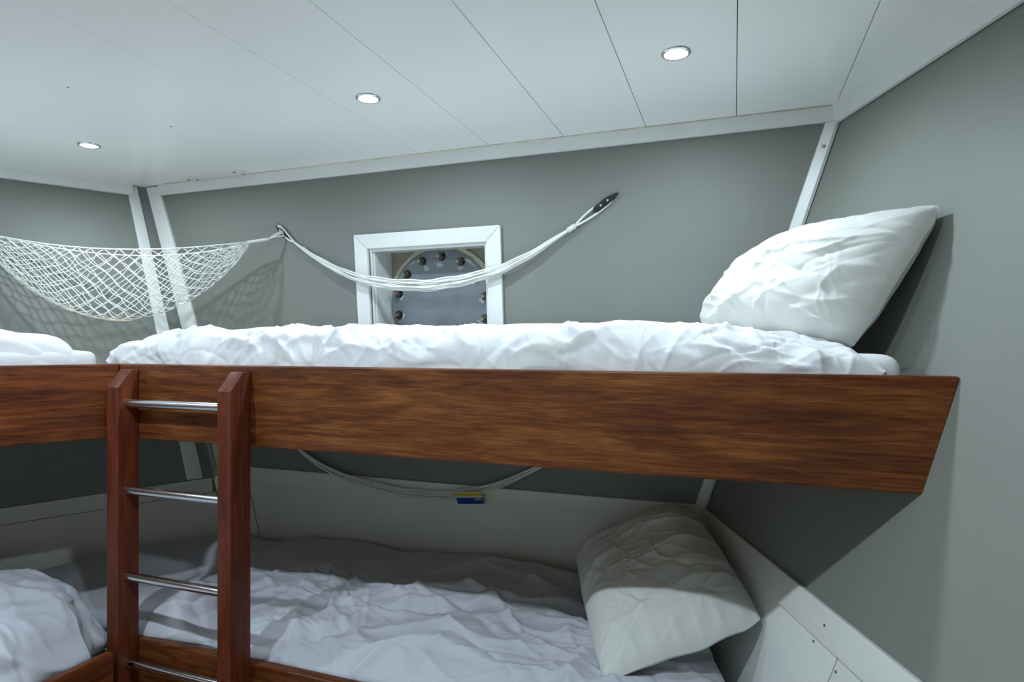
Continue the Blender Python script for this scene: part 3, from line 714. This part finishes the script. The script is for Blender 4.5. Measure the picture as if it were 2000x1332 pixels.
def cardp(u0, u1, v0, v1, m, o=0, nm='card'):
    def pt(u, v): return (c0 * (1 - u) + c1_ * u) * (1 - v) + (c3 * (1 - u) + c2_ * u) * v
    nn = np.cross(c1_ - c0, c3 - c0); nn /= np.linalg.norm(nn); nn = nn if nn @ NA_ > 0 else -nn
    V, F = prism([pt(u0, v0) + nn * o, pt(u1, v0) + nn * o, pt(u1, v1) + nn * o, pt(u0, v1) + nn * o], nn * .0008); mesh(nm, V, F, M[m], cd)
cardp(0, 1, 0, 1, 'cardw'); cardp(0, 1, 0, .52, 'blue', .0009, 'blue_print'); cardp(0, 1, .66, .9, 'yellow', .0009, 'yellow_print'); cardp(.7, .95, .34, .46, 'yellow', .0018, 'yellow_print')

# open hammock net across the left corner
gA = np.array([-1.055, 2.470, 0.408]); gB = np.array([-2.035, 2.330, 0.430])
hA = onA(-.06, .452, .012); hBn = hB + NB_ * .012
hn = thing('hammock_net', (gA + gB) / 2 - Z * .35, YB, 'open white cord hammock net slung across the left corner', 'storage net')
ch = gB - gA; cl = np.linalg.norm(ch); cdir = ch / cl; side = np.cross(Z, cdir); side /= np.linalg.norm(side)
if side[1] > 0: side = -side              # towards the camera
_xt = np.linspace(-1, 1, 801)
_arc = np.r_[0, np.cumsum(np.hypot(np.diff(.085 * _xt), np.diff(.25 * (1 - np.abs(_xt) ** 2.4) ** .85)))]; _bt = _arc / _arc[-1]
def net_pt(a, b):
    """a along the chord 0..1, b across 0 back edge .. 1 front edge"""
    a = np.asarray(a, float); b = np.asarray(b, float)
    aw = a
    sag = 4 * a * (1 - a) * .062
    env = np.clip(np.sin(math.pi * np.clip(a, 0, 1)), 0, 1)
    dep = .262 * env ** .72
    wd = .085 * env ** .6
    x = np.interp(b, _bt, _xt)
    drop = dep * (1 - np.abs(x) ** 2.4) ** .85
    lat = x * wd * (1 - .0 * b) + .03 * env * np.sin(math.pi * (b)) * np.sign(x) * (1 - np.abs(x))
    return gA + ch * aw[..., None] + side * lat[..., None] - Z * (sag + drop)[..., None]
rg = np.random.default_rng(12)
parts = []; NCOL, NROW = 19, 12
for sgn in (1, -1):
    for i in range(-NROW, NCOL + NROW):
        b = np.linspace(0, 1, 46)
        a0 = (i + .5) / NCOL
        a = a0 + sgn * (b - .5) * NROW / NCOL * 1.0 + .005 * np.sin(b * NROW * math.pi + i) + .003 * np.sin(b * 40 + i * 1.7)
        ok = (a > 0.004) & (a < .996)
        if ok.sum() < 4: continue
        idx = np.where(ok)[0]
        for run in np.split(idx, np.where(np.diff(idx) > 1)[0] + 1):
            if len(run) >= 4:
                P = net_pt(a[run], b[run]); P = P + rg.normal(0, .0008, P.shape)
                parts.append(tube(P, .00175, 5))
V, F = join(parts); nm = mesh('netting', V, F, M['net'], hn, smooth=True); nm['kind'] = 'stuff'
a = np.linspace(0.0, 1, 60)
for b in (0., 1.):
    V, F = tube(net_pt(a, np.full_like(a, b)), .0026, 6); mesh('edge_rope', V, F, M['net'], hn, smooth=True)
V, F = tube(net_pt(np.linspace(.45, 1, 40), np.full(40, .5)) - Z * .004, .004, 6); mesh('bottom_cord', V, F, M['netold'], hn, smooth=True)
for g, h, m_ in ((gA, hA, 'net'), (gB, hBn, 'net')):
    mid = g * .45 + h * .55
    V, F = tube(smoothpath([g - (h - g) * .08, g, mid - Z * .008], 12), .006, 8); mesh('gathered_cord', V, F, M[m_], hn, smooth=True)
    for k, (dz, mm) in enumerate(((.010, 'netold'), (.002, 'net'), (-.012, 'net'))):
        loop(hn, [mid - Z * .008, mid * .5 + h * .5 + Z * dz * .5, h + Z * dz], .0028, mm)
